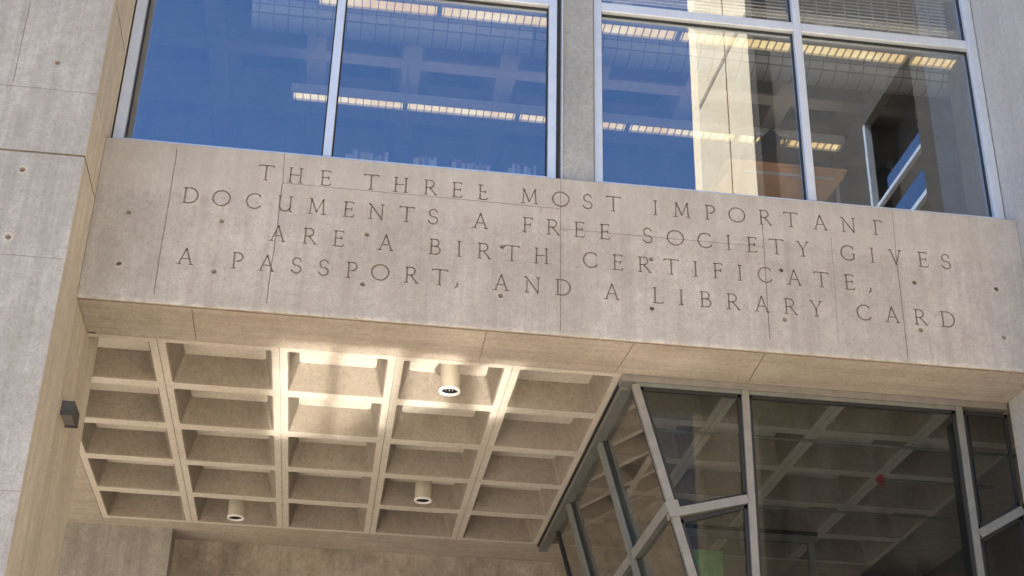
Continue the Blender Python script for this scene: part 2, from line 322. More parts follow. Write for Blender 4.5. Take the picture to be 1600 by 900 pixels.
def letter(mb, ch, cx, zc):
    for s in G[ch]:
        if s[0] == 'l':
            _, a, b, c, d, w = s
            p, q = Vector((a, b)), Vector((c, d)); e = (q-p).normalized()*.012
            jit = random.uniform(.92, 1.1)
            add_ribbon(mb, [(cx+x*H, zc+(y-.5)*H) for x, y in (tuple(p-e), tuple(q+e))], w*jit, CUT_Y0, CUT_Y1+random.uniform(0, .0015))
        else:
            _, x0, y0, rx, ry, a0, a1, w = s; k = max(8, int(abs(a1-a0)/15))
            add_ribbon(mb, [(cx+(x0+rx*math.cos(R(a0+(a1-a0)*i/k)))*H, zc+(y0+ry*math.sin(R(a0+(a1-a0)*i/k))-.5)*H) for i in range(k+1)], w, CUT_Y0, CUT_Y1+random.uniform(0, .0015))
LINES = [
 (9.026, 'THETHREeMOSTIMPORTANt', [-0.938, -0.653, -0.366, 0.082, 0.373, 0.659, 0.926, 1.178, 1.649, 1.965, 2.235, 2.496, 2.925, 3.194, 3.486, 3.763, 4.05, 4.326, 4.63, 4.926, 5.241]),
 (8.696, 'DOCUMENTSAFREESOCIETYGIVES', [-1.622, -1.328, -1.024, -0.724, -0.419, -0.116, 0.153, 0.45, 0.708, 1.17, 1.636, 1.884, 2.149, 2.403, 2.837, 3.119, 3.415, 3.66, 3.897, 4.153, 4.425, 4.892, 5.147, 5.39, 5.678, 5.923]),
 (8.363, 'AREABIRTHCERTIFICATE,', [-0.762, -0.465, -0.188, 0.266, 0.741, 0.974, 1.211, 1.488, 1.778, 2.259, 2.528, 2.792, 3.066, 3.311, 3.535, 3.759, 4.012, 4.31, 4.591, 4.875, 5.087]),
 (8.034, 'APASSPORT,ANDALIBRARYCARD', [-1.584, -1.106, -0.833, -0.554, -0.298, -0.035, 0.234, 0.524, 0.801, 0.964, 1.391, 1.692, 1.992, 2.47, 2.925, 3.156, 3.399, 3.667, 3.959, 4.243, 4.511, 4.995, 5.285, 5.571, 5.858])]
HOLES = [(-1.297, 8.443), (-1.306, 7.896), (0.081, 8.433), (0.078, 7.892), (1.392, 8.426), (1.391, 7.89), (2.868, 8.431), (2.863, 7.884), (4.185, 8.43), (4.183, 7.884),
         (5.562, 8.421), (5.566, 7.891), (6.424, 8.428), (6.424, 7.883), (-2.168, 8.452), (-2.176, 7.899)]
cut = MB()
for z, s, xs in LINES:
    for ch, x in zip(s, xs): letter(cut, ch, x, z)
def ragged(p, q, w, j, depth, y=0, axis='z'):
    """a form joint: a thin wandering groove"""
    p, q = Vector(p), Vector(q); k = max(3, int((q-p).length/.09)); n = Vector((-(q-p).y, (q-p).x)).normalized()
    pts = []; off = 0
    for i in range(k+1):
        off = off*.6+random.uniform(-j, j); pts.append(tuple(p+(q-p)*i/k+n*off))
    add_ribbon(cut, pts, w, y-.02, y+depth)
ragged((-1.813, 9.20), (-1.821, 7.61), .0105, .004, .006)
ragged((-.784, 9.262), (-.767, 8.923), .006, .001, .006); ragged((-.767, 8.923), (-.787, 7.609), .0105, .005, .007)
ragged((1.962, 9.262), (1.969, 7.56), .006, .001, .006)
ragged((4.022, 8.932), (4.019, 7.65), .0095, .002, .006)
ragged((5.419, 9.248), (5.403, 8.767), .005, .002, .004); ragged((5.403, 8.767), (5.397, 7.57), .0095, .002, .006)
ragged((4.741, 8.96), (4.705, 7.669), .0035, .004, .003)
ragged((-.768, 8.927), (1.957, 8.915), .006, .001, .005)
ragged((1.974, 8.686), (4.014, 8.682), .005, .001, .005)
ragged((1.766, 8.91), (1.767, 8.844), .006, .001, .005)
for x, z in HOLES: cut.tube((x, -.02, z), (x, .035, z), .026, 16, 1, r1=.020)
# under-side: drip groove parallel to the front edge and formwork joints across
cut.box(-2.6, 6.9, .030, .052, ZB-.02, ZB+.022, 1)
for x0, x1 in ((-1.469, -1.468), (1.274, 1.280), (3.977, 4.01), (2.697, 2.64)):
    cut.add([(x0-.004, .05, ZB-.02), (x0+.004, .05, ZB-.02), (x1+.004, .8, ZB-.02), (x1-.004, .8, ZB-.02), (x0-.004, .05, ZB+.006), (x0+.004, .05, ZB+.006), (x1+.004, .8, ZB+.006), (x1-.004, .8, ZB+.006)],
            [(0, 3, 2, 1), (4, 5, 6, 7), (0, 1, 5, 4), (1, 2, 6, 5), (2, 3, 7, 6), (3, 0, 4, 7)], 1)

def carve(body, mats, cutter, name, mats_cut):
    b = body.build(name, mats); c = cutter.build('cutter', mats)
    bm = bmesh.new(); bm.from_mesh(c.data); bmesh.ops.recalc_face_normals(bm, faces=bm.faces[:]); bm.to_mesh(c.data); bm.free()
    md = b.modifiers.new('carve', 'BOOLEAN'); md.operation = 'DIFFERENCE'; md.object = c; md.solver = 'EXACT'; md.use_self = True
    dg = bpy.context.evaluated_depsgraph_get(); me = bpy.data.meshes.new_from_object(b.evaluated_get(dg))
    b.modifiers.clear(); b.data = me; me.name = name
    bpy.data.objects.remove(c); return b
beam = MB().prism([(0, ZB+.010), (.010, ZB), (.74, ZB), (.74, ZT), (.008, ZT), (0, ZT-.008)], 'x', -2.495, 6.755)
for i, f in enumerate(beam.f):                  # soffit of the beam gets the boarded finish
    zz = [beam.v[k][2] for k in f]
    if max(zz) < ZB+.011 and max(zz)-min(zz) < .001: beam.m[i] = 2
beam = carve(beam, [C_BEAM, C_GROOVE, C_UNDER], cut, 'inscribed_beam', None)
tag(beam, 'wide grey concrete beam carved with a four-line inscription above the entrance', 'beam')
def ring(mb, x, z, y, r0, r1, n=22, th=.0025):
    rr = [r1*random.uniform(.82, 1.12) for _ in range(n)]; A = [2*math.pi*i/n for i in range(n)]
    vs = [(x+r0*math.cos(a), y-th, z+r0*math.sin(a)) for a in A]+[(x+q*math.cos(a), y-th, z+q*math.sin(a)) for a, q in zip(A, rr)]+[(x+q*1.06*math.cos(a), y+.001, z+q*1.06*math.sin(a)) for a, q in zip(A, rr)]
    f = []
    for i in range(n):
        j = (i+1) % n; f += [(i, n+i, n+j, j), (n+i, 2*n+i, 2*n+j, n+j)]
    mb.add(vs, f)
for k, (x, z) in enumerate(HOLES):
    if k in (1, 3, 5, 15, 7):
        p = MB(); ring(p, x, z, 0, .027, .044); p.build('grout_ring', PATCH, beam)

# ------------------------------------------------------------------ piers
def pier(name, label, x0, x1, extra, holes, seams, y0=-.73, yb_=.738):
    global cut
    cut = MB()
    for x, z in holes: cut.tube((x, y0-.02, z), (x, y0+.035, z), .027, 16, 1, r1=.021)
    for p, q, w, j, d in seams: ragged(p, q, w, j, d, y0)
    for f in extra: f(cut)
    b = MB().prism([(x0, y0), (x1, y0), (x1, yb_), (x0, yb_)], 'z', 0, 20)
    return tag(carve(b, [C_PIER, C_GROOVE, C_UNDER], cut, name, None), label, 'pier')
def side_groove(x, y0, y1, z0, z1, h, d):           # groove on a face x = const
    def f(c):
        c.add([(x-d, y0, z0-h/2), (x+.02, y0, z0-h/2), (x+.02, y1, z1-h/2), (x-d, y1, z1-h/2), (x-d, y0, z0+h/2), (x+.02, y0, z0+h/2), (x+.02, y1, z1+h/2), (x-d, y1, z1+h/2)],
              [(0, 3, 2, 1), (4, 5, 6, 7), (0, 1, 5, 4), (1, 2, 6, 5), (2, 3, 7, 6), (3, 0, 4, 7)], 1)
    return f
pl = pier('concrete_pier', 'massive concrete pier carrying the small dark wall light', -7.0, -2.5,
     [side_groove(-2.5, -.75, -.03, 8.573, 8.573, .022, .02), side_groove(-2.5, -.75, .14, 9.26, 9.26, .006, .006), side_groove(-2.5, -.6, .14, 10.4, 10.4, .018, .015)],
     [(-2.903, 9.566), (-3.012, 8.379), (-3.01, 7.689), (-2.9, 6.3), (-3.1, 10.8)],
     [((-7.0, 8.555), (-2.48, 8.574), .022, .0008, .02), ((-7, 9.30), (-2.49, 9.258), .006, .003, .005), ((-7, 7.55), (-2.51, 7.512), .006, .003, .005),
      ((-3.269, 10.3), (-3.259, 9.291), .006, .003, .005), ((-3.3, 5.4), (-2.5, 5.4), .006, .003, .004)], yb_=1.40)
pl.data.materials[0] = C_PIER
for a_ in ((-3.01, 7.689, -.73, .028, .05), (-3.012, 8.379, -.73, .028, .043)): p = MB(); ring(p, *a_); p.build('grout_ring', PATCH, pl)
pr_ = pier('concrete_pier', 'plain concrete pier at the far end of the right window', 6.76, 9.0, [], [(7.2, 9.4), (7.2, 8.2)], [((6.76, 8.56), (9, 8.56), .02, .001, .02)], y0=-1.0)
MB().box(6.615, 6.757, .338, .74, 9.42, 12.39, 0, .008).build('inner_return', C_PIER, pr_)
# colour the side faces of the piers: board-marked, the left one painted tan for its warm bounce light
for P_, sgn in ((pl, 1), (pr_, -1)):
    for f in P_.data.polygons:
        if f.normal.x*sgn > .9 and f.material_index == 0: f.material_index = 2
C_SIDE = concrete('concrete_pier_side_bounce', (.62, .55, .445), (.46, .40, .31), (.68, .62, .52), 'Z', .55, .45, .6, bump=.35, off=(2, 7, 1))
pl.data.materials[2] = C_SIDE
C_SIDE2 = concrete('concrete_pier_cheek', (.37, .36, .35), (.30, .29, .28), (.43, .42, .41), 'Z', .2, .3, .4, bump=.35, off=(4, 7, 1))
pr_.data.materials[2] = C_SIDE2
# ------------------------------------------------------------------ waffle slabs
def waffle(label, name, xs, ys, z, hx, hy, h, t, matr, matc, rad=.025, skip=()):
    """rib plates with rounded openings + a tapered pan (coffer) over every opening"""
    rt_ = root(name, label, 'ceiling', (0, 0, 0))
    ribs = MB(); pans = {}; gap = .0028
    for i in range(len(xs)-1):
        for j in range(len(ys)-1):
            X0, X1, Y0, Y1 = xs[i]+gap, xs[i+1]-gap, ys[j], ys[j+1]
            x0, x1, y0, y1 = xs[i]+hx, xs[i+1]-hx, ys[j]+hy, ys[j+1]-hy
            if (i, j) in skip:
                ribs.add([(X0, Y0, z), (X0, Y1, z), (X1, Y1, z), (X1, Y0, z)], [(0, 1, 2, 3)]); continue
            def loop(a0, a1, b0, b1, r, zz, n=5):
                L = []
                for cx, cy, s in ((a1-r, b1-r, 0), (a0+r, b1-r, 90), (a0+r, b0+r, 180), (a1-r, b0+r, 270)):
                    L += [(cx+r*math.cos(R(s+90*k/n)), cy+r*math.sin(R(s+90*k/n)), zz) for k in range(n+1)]
                return L
            lo = loop(x0, x1, y0, y1, rad, z); n = len(lo); q = n//4
            out = [(X1, Y1, z), (X0, Y1, z), (X0, Y0, z), (X1, Y0, z)]
            f = []
            for c in range(4):
                for k in range(q-1): f.append((n+c, c*q+k+1, c*q+k))
                a = c*q+q-1; b = (c*q+q) % n; f.append((n+c, n+(c+1) % 4, b, a))
            ribs.add(lo+out, f)
            ins = [loop(x0+t*s_+.012*e, x1-t*s_-.012*e, y0+t*s_+.012*e, y1-t*s_-.012*e, rad+.02*s_, z+h*s_+.012*e*0) for s_, e in ((0, 0), (.04, 1), (1, 1))]
            key = (round(x1-x0, 3), round(y1-y0, 3))
            if key not in pans:
                p = MB(); cx, cy = (x0+x1)/2, (y0+y1)/2
                vs = [(a-cx, b-cy, c) for L in ins for a, b, c in L]; ff = []
                for s_ in range(2):
                    for k in range(n): ff.append((s_*n+k, s_*n+(k+1) % n, (s_+1)*n+(k+1) % n, (s_+1)*n+k))
                ff = [f_[::-1] for f_ in ff]
                p.add(vs, ff); p.add(vs[2*n:], [tuple(range(n-1, -1, -1))], 1)
                o = p.build('coffer', matc, rt_); pans[key] = o
            else:
                o = pans[key].copy(); COL.objects.link(o); o.parent = rt_
            o.location = ((x0+x1)/2, (y0+y1)/2, 0)
    for x in xs: ribs.box(x-.02, x+.02, ys[0], ys[-1], z+.010, z+.03, 1)
    ribs.build('rib_grid', matr, rt_); return rt_
XS = [-3.0, -1.848, -.672, .47, 1.628, 2.735, 3.93, 5.09, 6.245, 7.4]
YS = [.775, 1.90, 3.03, 4.15, 5.285, 6.41]
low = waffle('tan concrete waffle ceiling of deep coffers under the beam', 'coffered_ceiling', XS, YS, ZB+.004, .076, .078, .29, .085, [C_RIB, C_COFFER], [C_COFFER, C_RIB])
sof = MB()
sof.box(-6.0, -3.003, 1.402, 7.2, ZB+.004, ZB+.2); sof.box(-2.999, 7.4, 6.413, 7.19, ZB+.004, ZB+.2)
sof.box(-2.42, 6.755, .741, .772, ZB+.004, ZB+.3)
sof.build('flat_border', C_UNDER, low)
up_ = waffle('waffle ceiling seen through the blue upper windows', 'coffered_ceiling', [-4.16, -3.0]+XS[1:]+[8.6], [.385, .90, 2.05, 3.2, 4.35, 5.5, 6.65], 12.0, .11, .10, .40, .12, [C_ROOMRIB, C_ROOMRIB], [C_ROOM, C_ROOM])
for o in up_.children: pass
# floor slab between, roof, room
slab = MB().box(-6, 9, .745, 10, 7.90, 9.12).box(-7, 9, .36, 10, 12.40, 20).box(-7, 9, .16, .36, 13.0, 20)
sl_ = slab.build('floor_slab', C_FLOOR); struct(sl_)
rm = MB().box(-7, 9, 9.8, 10, 0, 12.4).box(-7, -6.8, 1.5, 9.8, 7.9, 12.4).box(8.8, 9, .8, 9.8, 0, 12.4)
tag(rm.build('back_wall', C_DARKBODY), 'dark inner wall of the building behind the windows', 'wall')

# ------------------------------------------------------------------ rear walls of the porch
w1 = MB().box(-6.5, -2.12, 6.702, 9.7, 0, ZB+.003)
tag(w1.build('porch_wall', C_WALL2), 'grey concrete porch wall end behind the lit pier', 'wall')
cut = MB()
for x in (-1.62, -.42, .78, 1.98): 
    for z in (6.95, 6.1): cut.tube((x, 7.14, z), (x, 7.20, z), .03, 14, 1, r1=.024)
w2 = MB().prism([(-2.119, 7.16), (8.7, 7.16), (8.7, 9.7), (-2.119, 9.7)], 'z', 0, ZB+.003)
w2 = carve(w2, [C_WALL, C_GROOVE], cut, 'porch_wall', None)
tag(w2, 'soot-stained brown concrete wall under the far coffers', 'wall')
# ------------------------------------------------------------------ upper windows
def window(label, x0, x1, jl, jr, mull, zt):
    r = root('upper_window', label, 'window', (x0, .2, ZT))
    yf, yb, yg = .20, .33, .285
    top = 12.95
    f = MB()
    f.box(jl[0], jl[1], yf, yb, ZT+.002, top, 0, .004); f.box(jr[0], jr[1], yf, yb, ZT+.002, top, 0, .004)
    f.box(jl[1], jr[0], yf+.003, yb-.003, ZT+.002, ZT+.138, 0); f.box(jl[1], jr[0], yf+.002, yb-.002, top-.1, top-.002, 0)
    f.build('frame', ALU, r)
    MB().box(mull[0], mull[1], yf-.004, yb+.003, ZT+.14, top-.1, 0, .004).build('mullion', ALU, r)
    for a, b in ((jl[1], mull[0]), (mull[1], jr[0])):
        MB().box(a+.001, b-.001, yf+.004, yb-.004, zt[0], zt[1], 0, .004).build('transom', ALU, r)
        for z0, z1 in ((ZT+.138, zt[0]), (zt[1], top-.1)):
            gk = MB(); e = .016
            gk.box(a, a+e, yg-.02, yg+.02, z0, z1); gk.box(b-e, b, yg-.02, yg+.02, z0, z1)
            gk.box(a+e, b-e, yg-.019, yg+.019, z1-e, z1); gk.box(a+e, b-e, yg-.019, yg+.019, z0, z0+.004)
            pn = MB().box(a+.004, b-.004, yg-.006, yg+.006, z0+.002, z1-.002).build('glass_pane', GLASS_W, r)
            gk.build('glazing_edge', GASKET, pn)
    for a, b in ((x0, jl[0]-.001), (jr[1]+.001, x1)): MB().box(a, b, yf+.02, yb, ZT+.002, top).build('jamb_seal', BRONZE, r)
    return r
window('left upper window showing blue sky and the pale duct', -2.499, 1.985, (-2.48, -2.375), (1.86, 1.945), (-.42, -.335), (11.615, 11.73))
window('right upper window mirroring a sunlit concrete tower', 2.338, 6.757, (2.348, 2.435), (6.645, 6.75), (4.61, 4.695), (11.615, 11.73))
pil = MB().box(1.988, 2.335, .13, .5, ZT+.002, 12.95, 0, .012).build('grey_pillar', C_PILLAR)
tag(pil, 'narrow speckled grey pillar between the two upper windows', 'pillar')
MB().box(1.9865, 1.9955, .10, .128, ZT+.002, 12.9).build('edge_strip', ALU, pil)

# ------------------------------------------------------------------ inside the upper room
def strip_light(label, x0, n, seg, y0, y1, z, h):
    r = root('strip_light', label, 'ceiling light', (x0, y0, z), 'rows of strip lights in the upper room')
    L = n*seg
    MB().box(x0, x0+L, y0, y1, z+.05, z+h, 0, .006).box(x0, x0+L, y0, y0+.022, z-.01, z+.05).box(x0, x0+L, y1-.012, y1, z, z+.05).build('housing', WHITE_M, r)
    for k in range(n):
        a = x0+k*seg
        d = MB().box(a+.03, a+seg-.03, y0+.024, y1-.014, z+.030, z+.046).build('diffuser', GLOW, r)
        lv = MB(); m_ = int((seg-.1)/.088)
        top_ = []                                   # comb of blades on one rail
        for q in range(m_, -1, -1):
            xx = a+.05+q*(seg-.1)/m_; top_ += [(xx+.004, y0+.031), (xx+.004, y1-.014), (xx-.004, y1-.014), (xx-.004, y0+.031)]
        lv.prism([(a+.03, y0+.024), (a+seg-.03, y0+.024), (a+seg-.03, y0+.031)]+top_+[(a+.03, y0+.031)], 'z', z-.002, z+.029)
        for e0, e1 in ((a, a+.028), (a+seg-.028, a+seg)): MB().box(e0, e1, y0+.023, y1-.013, z, z+.048).build('end_cap', WHITE_M, d)
        lv.build('louvre_grille', WHITE_M, d)
    MB().box(x0+.05, x0+L-.05, y0+.03, y1-.03, z+h+.001, z+h+.006).build('room_fill_glow', GLOW_UP, r)  # hidden glow added on top of the housing to brighten the room
    for k in (.2, .5, .8): MB().tube((x0+L*k, (y0+y1)/2, z+h), (x0+L*k, (y0+y1)/2, 12.2), .006, 6).build('hanger', PIPE, r)
    return r
strip_light('lower row of louvred strip lights inside the upper room', -.92, 5, 1.345, 1.965, 2.16, 11.40, .12)
strip_light('upper row of louvred strip lights just behind the window', -.66, 6, 1.345, .40, .62, 11.62, .12)
d = MB(); d.tube((-1.36, .92, 11.74), (8.5, .92, 11.74), .25, 40)
dr = tag(d.build('air_duct', DUCT), 'fat round pale air duct running under the upper ceiling', 'air duct')
for x in (-.6, .2, 1.0, 1.78, 2.6, 3.4): MB().tube((x-.012, .92, 11.74), (x+.012, .92, 11.74), .256, 40).build('seam_band', PIPE if abs(x-1.78) < .1 else DUCT, dr)
h = MB()
for k in range(6):
    a0, a1 = R(90*k/6), R(90*(k+1)/6)
    h.tube((-.69, 1.55, 12-.07*math.sin(a0)), (-.69, 1.55, 12-.07*math.sin(a1)+.0), .075*math.cos(a0), 16, 0, r1=max(.004, .075*math.cos(a1)), caps=False)
tag(h.build('smoke_detector', RED), 'small red dome detector on the upper ceiling rib', 'smoke detector')
# reading table and the display rack on it
tb = root('reading_table', 'orange wooden table against the right upper window', 'table', (4.45, .7, 9.12))
MB().box(3.80, 5.12, .345, 1.12, 9.90, 9.935, 0, .004).build('tabletop', WOODM, tb)
MB().box(3.84, 5.08, .36, .378, 9.83, 9.898).build('edge_rail', WOODM, tb)
MB().box(3.98, 4.96, .335, .349, 9.775, 9.805).build('front_strip', WHITE_M, tb)
MB().prism([(3.84, 9.828), (5.08, 9.828), (4.73, 9.36), (3.55, 9.36)], 'y', .352, .372).build('underside_board', WOODM, tb)  # stands in for the tabletop underside, turned upright to catch daylight
for x in (3.9, 5.02):
    for y in (.42, 1.05): MB().tube((x, y, 9.12), (x, y, 9.9), .022, 10).build('leg', ALU, tb)
rk = root('display_rack', 'slanted dark display rack standing on the orange table', 'display rack', (4.35, .5, 9.935))
MB().bar((4.04, .42, 9.94), (4.40, .44, 10.37), .17, .03, (1, 0, 0)).build('back_panel', BLACK, rk)
FOLD = plain('maroon_folder', (.16, .06, .05), .6)
for k in range(7):
    x = 4.10+k*.055; MB().bar((x, .46, 9.94), (x+.10, .62, 10.36), .012, .20, (1, 0, 0)).build('divider', BLACK, rk)
for k in range(6):
    x = 4.115+k*.055; MB().bar((x+.012, .45, 9.95), (x+.10, .58, 10.27), .03, .16, (1, 0, 0)).build('folder', FOLD, rk)
q = MB(); q.bar((4.2, .44, 10.36), (4.56, .44, 10.36), .02, .02, (0, 1, 0)); q.bar((4.2, .66, 10.36), (4.56, .66, 10.36), .02, .02, (0, 1, 0)); q.bar((4.2, .44, 10.36), (4.2, .66, 10.36), .02, .02, (1, 0, 0)); q.bar((4.56, .44, 10.36), (4.56, .66, 10.36), .02, .02, (1, 0, 0))
q.build('clear_rim', RINGW, rk)
# low bookcase with books just above the sill
bc = root('low_bookcase', 'low pale bookcase whose top edge hides behind the window sill', 'bookcase', (.8, .7, 9.12))
MB().box(-.35, 1.8, .5, .85, 9.13, 9.585).build('carcass', WHITE_M, bc)
BM = [plain('book_cover', c, .6) for c in ((.55, .5, .45), (.4, .12, .08), (.12, .18, .35), (.62, .6, .2), (.7, .68, .66), (.2, .3, .2))]
bx = -.2; nb = 0
desc = ['pale', 'dark red', 'navy', 'mustard', 'white', 'dull green']
while bx < 1.78:
    wd = random.uniform(.02, .045); c = random.choice((0, 0, 4, 4, 1, 2, 3, 5)); hh = random.uniform(.075, .15)
    if not (.24 < bx < .5 or .72 < bx < .9 or 1.28 < bx < 1.45):
        o = MB().box(bx, bx+wd*.9, .52, .52+random.uniform(.14, .2), 9.586, 9.586+hh, 0, .002).build('book', BM[c])
        tag(o, 'small book in the row peeping over the left window sill', 'book', 'books peeping over the left window sill'); nb += 1
    bx += wd
# blinds behind the top panes of the right window
for a, b, lab in ((2.45, 4.60, 'horizontal slat blind behind the top left pane of the right window'), (4.71, 6.5, 'corded slat blind behind the top pane beside the right pier')):
    r = root('window_blind', lab, 'blind', ((a+b)/2, .36, 12.9)); s_ = MB()
    for k in range(25): s_.box(a, b, .352, .366, 11.752+k*.048, 11.761+k*.048)
    s_.build('slats', BLIND, r)
    if a > 4:
        for k in range(11): MB().box(a+.08+k*.165, a+.09+k*.165, .343, .3515, 11.74, 12.93).build('cord', WHITE_M, r)

# ------------------------------------------------------------------ porch fittings
wl = root('wall_light', 'small dark box light on the side of the left pier', 'wall light', (-2.5, .36, 6.5))
MB().box(-2.5, -2.385, .20, .52, 6.475, 6.585, 0, .006).box(-2.5, -2.385, .20, .215, 6.45, 6.475).box(-2.5, -2.385, .505, .52, 6.45, 6.475).box(-2.4, -2.385, .215, .505, 6.45, 6.475).build('housing', HOUSE, wl)
MB().box(-2.495, -2.401, .217, .503, 6.466, 6.474).build('lens', LENS, wl)
DL = [(1.049, 1.337, 'round cream downlight hanging in the coffer nearest the beam'), (1.049, 4.717, 'round cream downlight in the second coffer row from the back wall'),
      (-1.26, 5.847, 'round cream downlight in the last coffer row before the brown wall')]
def ringtube(mb, x, y, r0, r1, z0, z1, n=28, mat=0):
    v = []
    for r_, z in ((r0, z0), (r1, z0), (r1, z1), (r0, z1)): v += [(x+r_*math.cos(2*math.pi*i/n), y+r_*math.sin(2*math.pi*i/n), z) for i in range(n)]
    mb.add(v, [(a*n+i, ((a+1) % 4)*n+i, ((a+1) % 4)*n+(i+1) % n, a*n+(i+1) % n) for a in range(4) for i in range(n)], mat)
for x, y, lab in DL:
    r = root('downlight', lab, 'downlight', (x, y, 7.84), 'cylinder downlights in the porch ceiling')
    q = MB(); ringtube(q, x, y, .094, .102, 7.46, 7.832); q.build('tube', TUBE, r)
    q = MB(); ringtube(q, x, y, .086, .110, 7.440, 7.4595); q.build('trim_ring', RINGW, r)
    q = MB(); ringtube(q, x, y, .0905, .0935, 7.462, 7.62); q.build('liner', BLACK, r)
    q = MB(); q.tube((x, y, 7.55), (x, y, 7.60), .090, 28); q.build('reflector', BLACK, r)
    q = MB()
    for k in range(5): q.box(x-.07+k*.033, x-.062+k*.033, y-.055, y+.055, 7.475, 7.525)
    q.build('baffle_grille', CHROME, r)

# ------------------------------------------------------------------ glazed entrance
vs_ = root('glass_vestibule', 'faceted smoked-glass entrance vestibule in metal frames under the beam', 'vestibule', (4.5, .8, 0))
SL = .2687                                            # lean of the side wall: x grows as z falls
def lx(z): return 2.857+SL*(7.435-z)
LD = Vector((SL, 0, -1)).normalized()
q = MB(); q.box(2.72, 6.75, .765, .93, 7.455, ZB-.001, 0); q.build('head_frame', plain('dark_head_metal', (.20, .185, .165), .5, .1), vs_)
q = MB(); q.box(2.86, 6.20, .785, .91, 7.415, 7.454); q.build('head_trim', ALU_D, vs_)
q = MB(); q.bar((2.80, .932, 7.475), (2.80, 6.40, 7.475), .095, .11, (0, 0, 1)); q.build('side_head_frame', ALU_D, vs_)
q = MB(); q.box(2.722, 2.744, .78, 6.4, 7.495, ZB-.0015); q.build('head_seal', GASKET, vs_)
def lean(y, z0, z1, w=.085, d=.13): 
    b = MB(); b.bar((lx(z0), y, z0), (lx(z1), y, z1), d, w, Vector((1, 0, SL))); return b
lean(.80, 7.43, 4.6, .05, .075).build('corner_mullion', ALU_V, vs_)
for y in (2.39, 4.43): lean(y, 7.43, 4.6, .125, .15).build('mullion', ALU_D, vs_)
lean(5.52, 7.43, 4.6, .03, .05).build('mullion', GASKET, vs_)
for a, b in ((.842, 2.34), (2.44, 4.38), (4.48, 5.50)):
    p = MB()
    for z0, z1 in ((7.42, 6.235), (6.125, 4.6)):
        n = Vector((1, 0, SL)).normalized()*.006; q = []
        for s_ in (-1, 1): q += [Vector((lx(z), y, z))+n*s_ for z, y in ((z0, a), (z0, b), (z1, b), (z1, a))]
        pn = MB().add(q, [(0, 1, 2, 3), (7, 6, 5, 4), (0, 4, 5, 1), (1, 5, 6, 2), (2, 6, 7, 3), (3, 7, 4, 0)]).build('glass_pane', GLASS_L, vs_)
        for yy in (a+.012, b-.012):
            gk = MB(); gk.bar((lx(z0)-.02, yy, z0), (lx(z1)-.02, yy, z1), .03, .034, Vector((1, 0, SL))); gk.build('glazing_edge', GASKET, pn)  # gasket strip widened to draw the mullion's recess shadow
q = MB(); q.bar((lx(6.18), .76, 6.18), (lx(6.18), 6.4, 6.18), .10, .13, LD); q.build('side_transom', ALU_V, vs_)
# front plane
q = MB()
q.box(3.945, 4.02, .765, .895, 4.6, 7.454, 0, .004); q.build('mullion', ALU_V, vs_)
q = MB(); q.box(6.195, 6.265, .765, .895, 4.6, 7.454, 0, .004); q.build('mullion', ALU_D, vs_)
q = MB(); q.bar((3.16, .815, 6.10), (3.944, .815, 6.30), .085, .12, (0, 0, 1)); q.build('transom', ALU_V, vs_)
q = MB(); q.bar((6.266, .815, 6.10), (6.755, .815, 6.38), .085, .12, (0, 0, 1)); q.build('transom', ALU_D, vs_)
def pane(pts, y=.83):
    v = [(x, yy, z) for yy in (y-.006, y+.006) for x, z in pts]; n = len(pts)
    pn = MB().add(v, [tuple(range(n)), tuple(range(2*n-1, n-1, -1))]+[(i, n+i, n+(i+1) % n, (i+1) % n) for i in range(n)]).build('glass_pane', GLASS_V, vs_)
    gk = MB(); c = Vector((sum(p[0] for p in pts)/n, 0, sum(p[1] for p in pts)/n))
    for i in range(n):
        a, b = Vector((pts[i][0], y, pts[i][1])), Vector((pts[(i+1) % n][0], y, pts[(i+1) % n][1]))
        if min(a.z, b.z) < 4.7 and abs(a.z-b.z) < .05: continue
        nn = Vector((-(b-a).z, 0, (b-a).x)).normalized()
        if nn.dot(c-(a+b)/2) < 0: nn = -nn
        gk.bar(a+nn*.017-Vector((0, .02, 0)), b+nn*.017-Vector((0, .02, 0)), .034, .03, nn)  # black strip also paints the shadow of the frame recess
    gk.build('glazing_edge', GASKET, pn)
pane([(lx(7.41)+.04, 7.41), (3.944, 7.41), (3.944, 6.345), (lx(6.15)+.04, 6.15)])
pane([(lx(6.05)+.04, 6.05), (3.944, 6.252), (3.944, 4.6), (lx(4.6)+.04, 4.6)])
pane([(4.021, 7.41), (6.194, 7.41), (6.194, 4.6), (4.021, 4.6)])
pane([(6.268, 7.41), (6.75, 7.41), (6.75, 6.43), (6.268, 6.155)])
pane([(6.268, 6.05), (6.75, 6.33), (6.75, 4.6), (6.268, 4.6)])
q = MB(); q.box(6.27, 6.36, .86, 1.2, 4.6, 7.40); q.build('dark_jamb', GASKET, vs_)
# things inside the vestibule
for (x0, x1, y, z, lab) in ((2.95, 7.4, 1.60, 7.30, 'thin dark sprinkler pipe nearest the entrance glass'), (2.95, 7.4, 3.72, 7.30, 'thin dark sprinkler pipe deeper inside the entrance')):
    tag(MB().tube((x0, y, z), (x1, y, z), .016, 10).build('sprinkler_pipe', PIPE), lab, 'pipe')
al = root('fire_alarm', 'small red fire alarm on a short dark arm inside the entrance', 'alarm', (5.94, 2.3, 7.2))
MB().tube((5.915, 2.30, 7.175), (5.965, 2.30, 7.225), .037, 18).tube((5.94, 2.28, 7.15), (5.94, 2.25, 7.11), .018, 10).build('bell', RED, al)
MB().tube((5.98, 2.40, 7.23), (7.3, 2.40, 7.23), .024, 10).build('arm', PIPE, al)
df = root('inner_screen', 'pale framed inner glass screen deep behind the entrance glass', 'glass screen', (4.5, 4.6, 0))
MB().box(3.3, 6.0, 4.60, 4.70, 7.20, 7.28).build('header', ALU_D, df)
MB().box(3.3, 6.0, 4.59, 4.69, 7.281, 7.33).build('seal', GASKET, df)
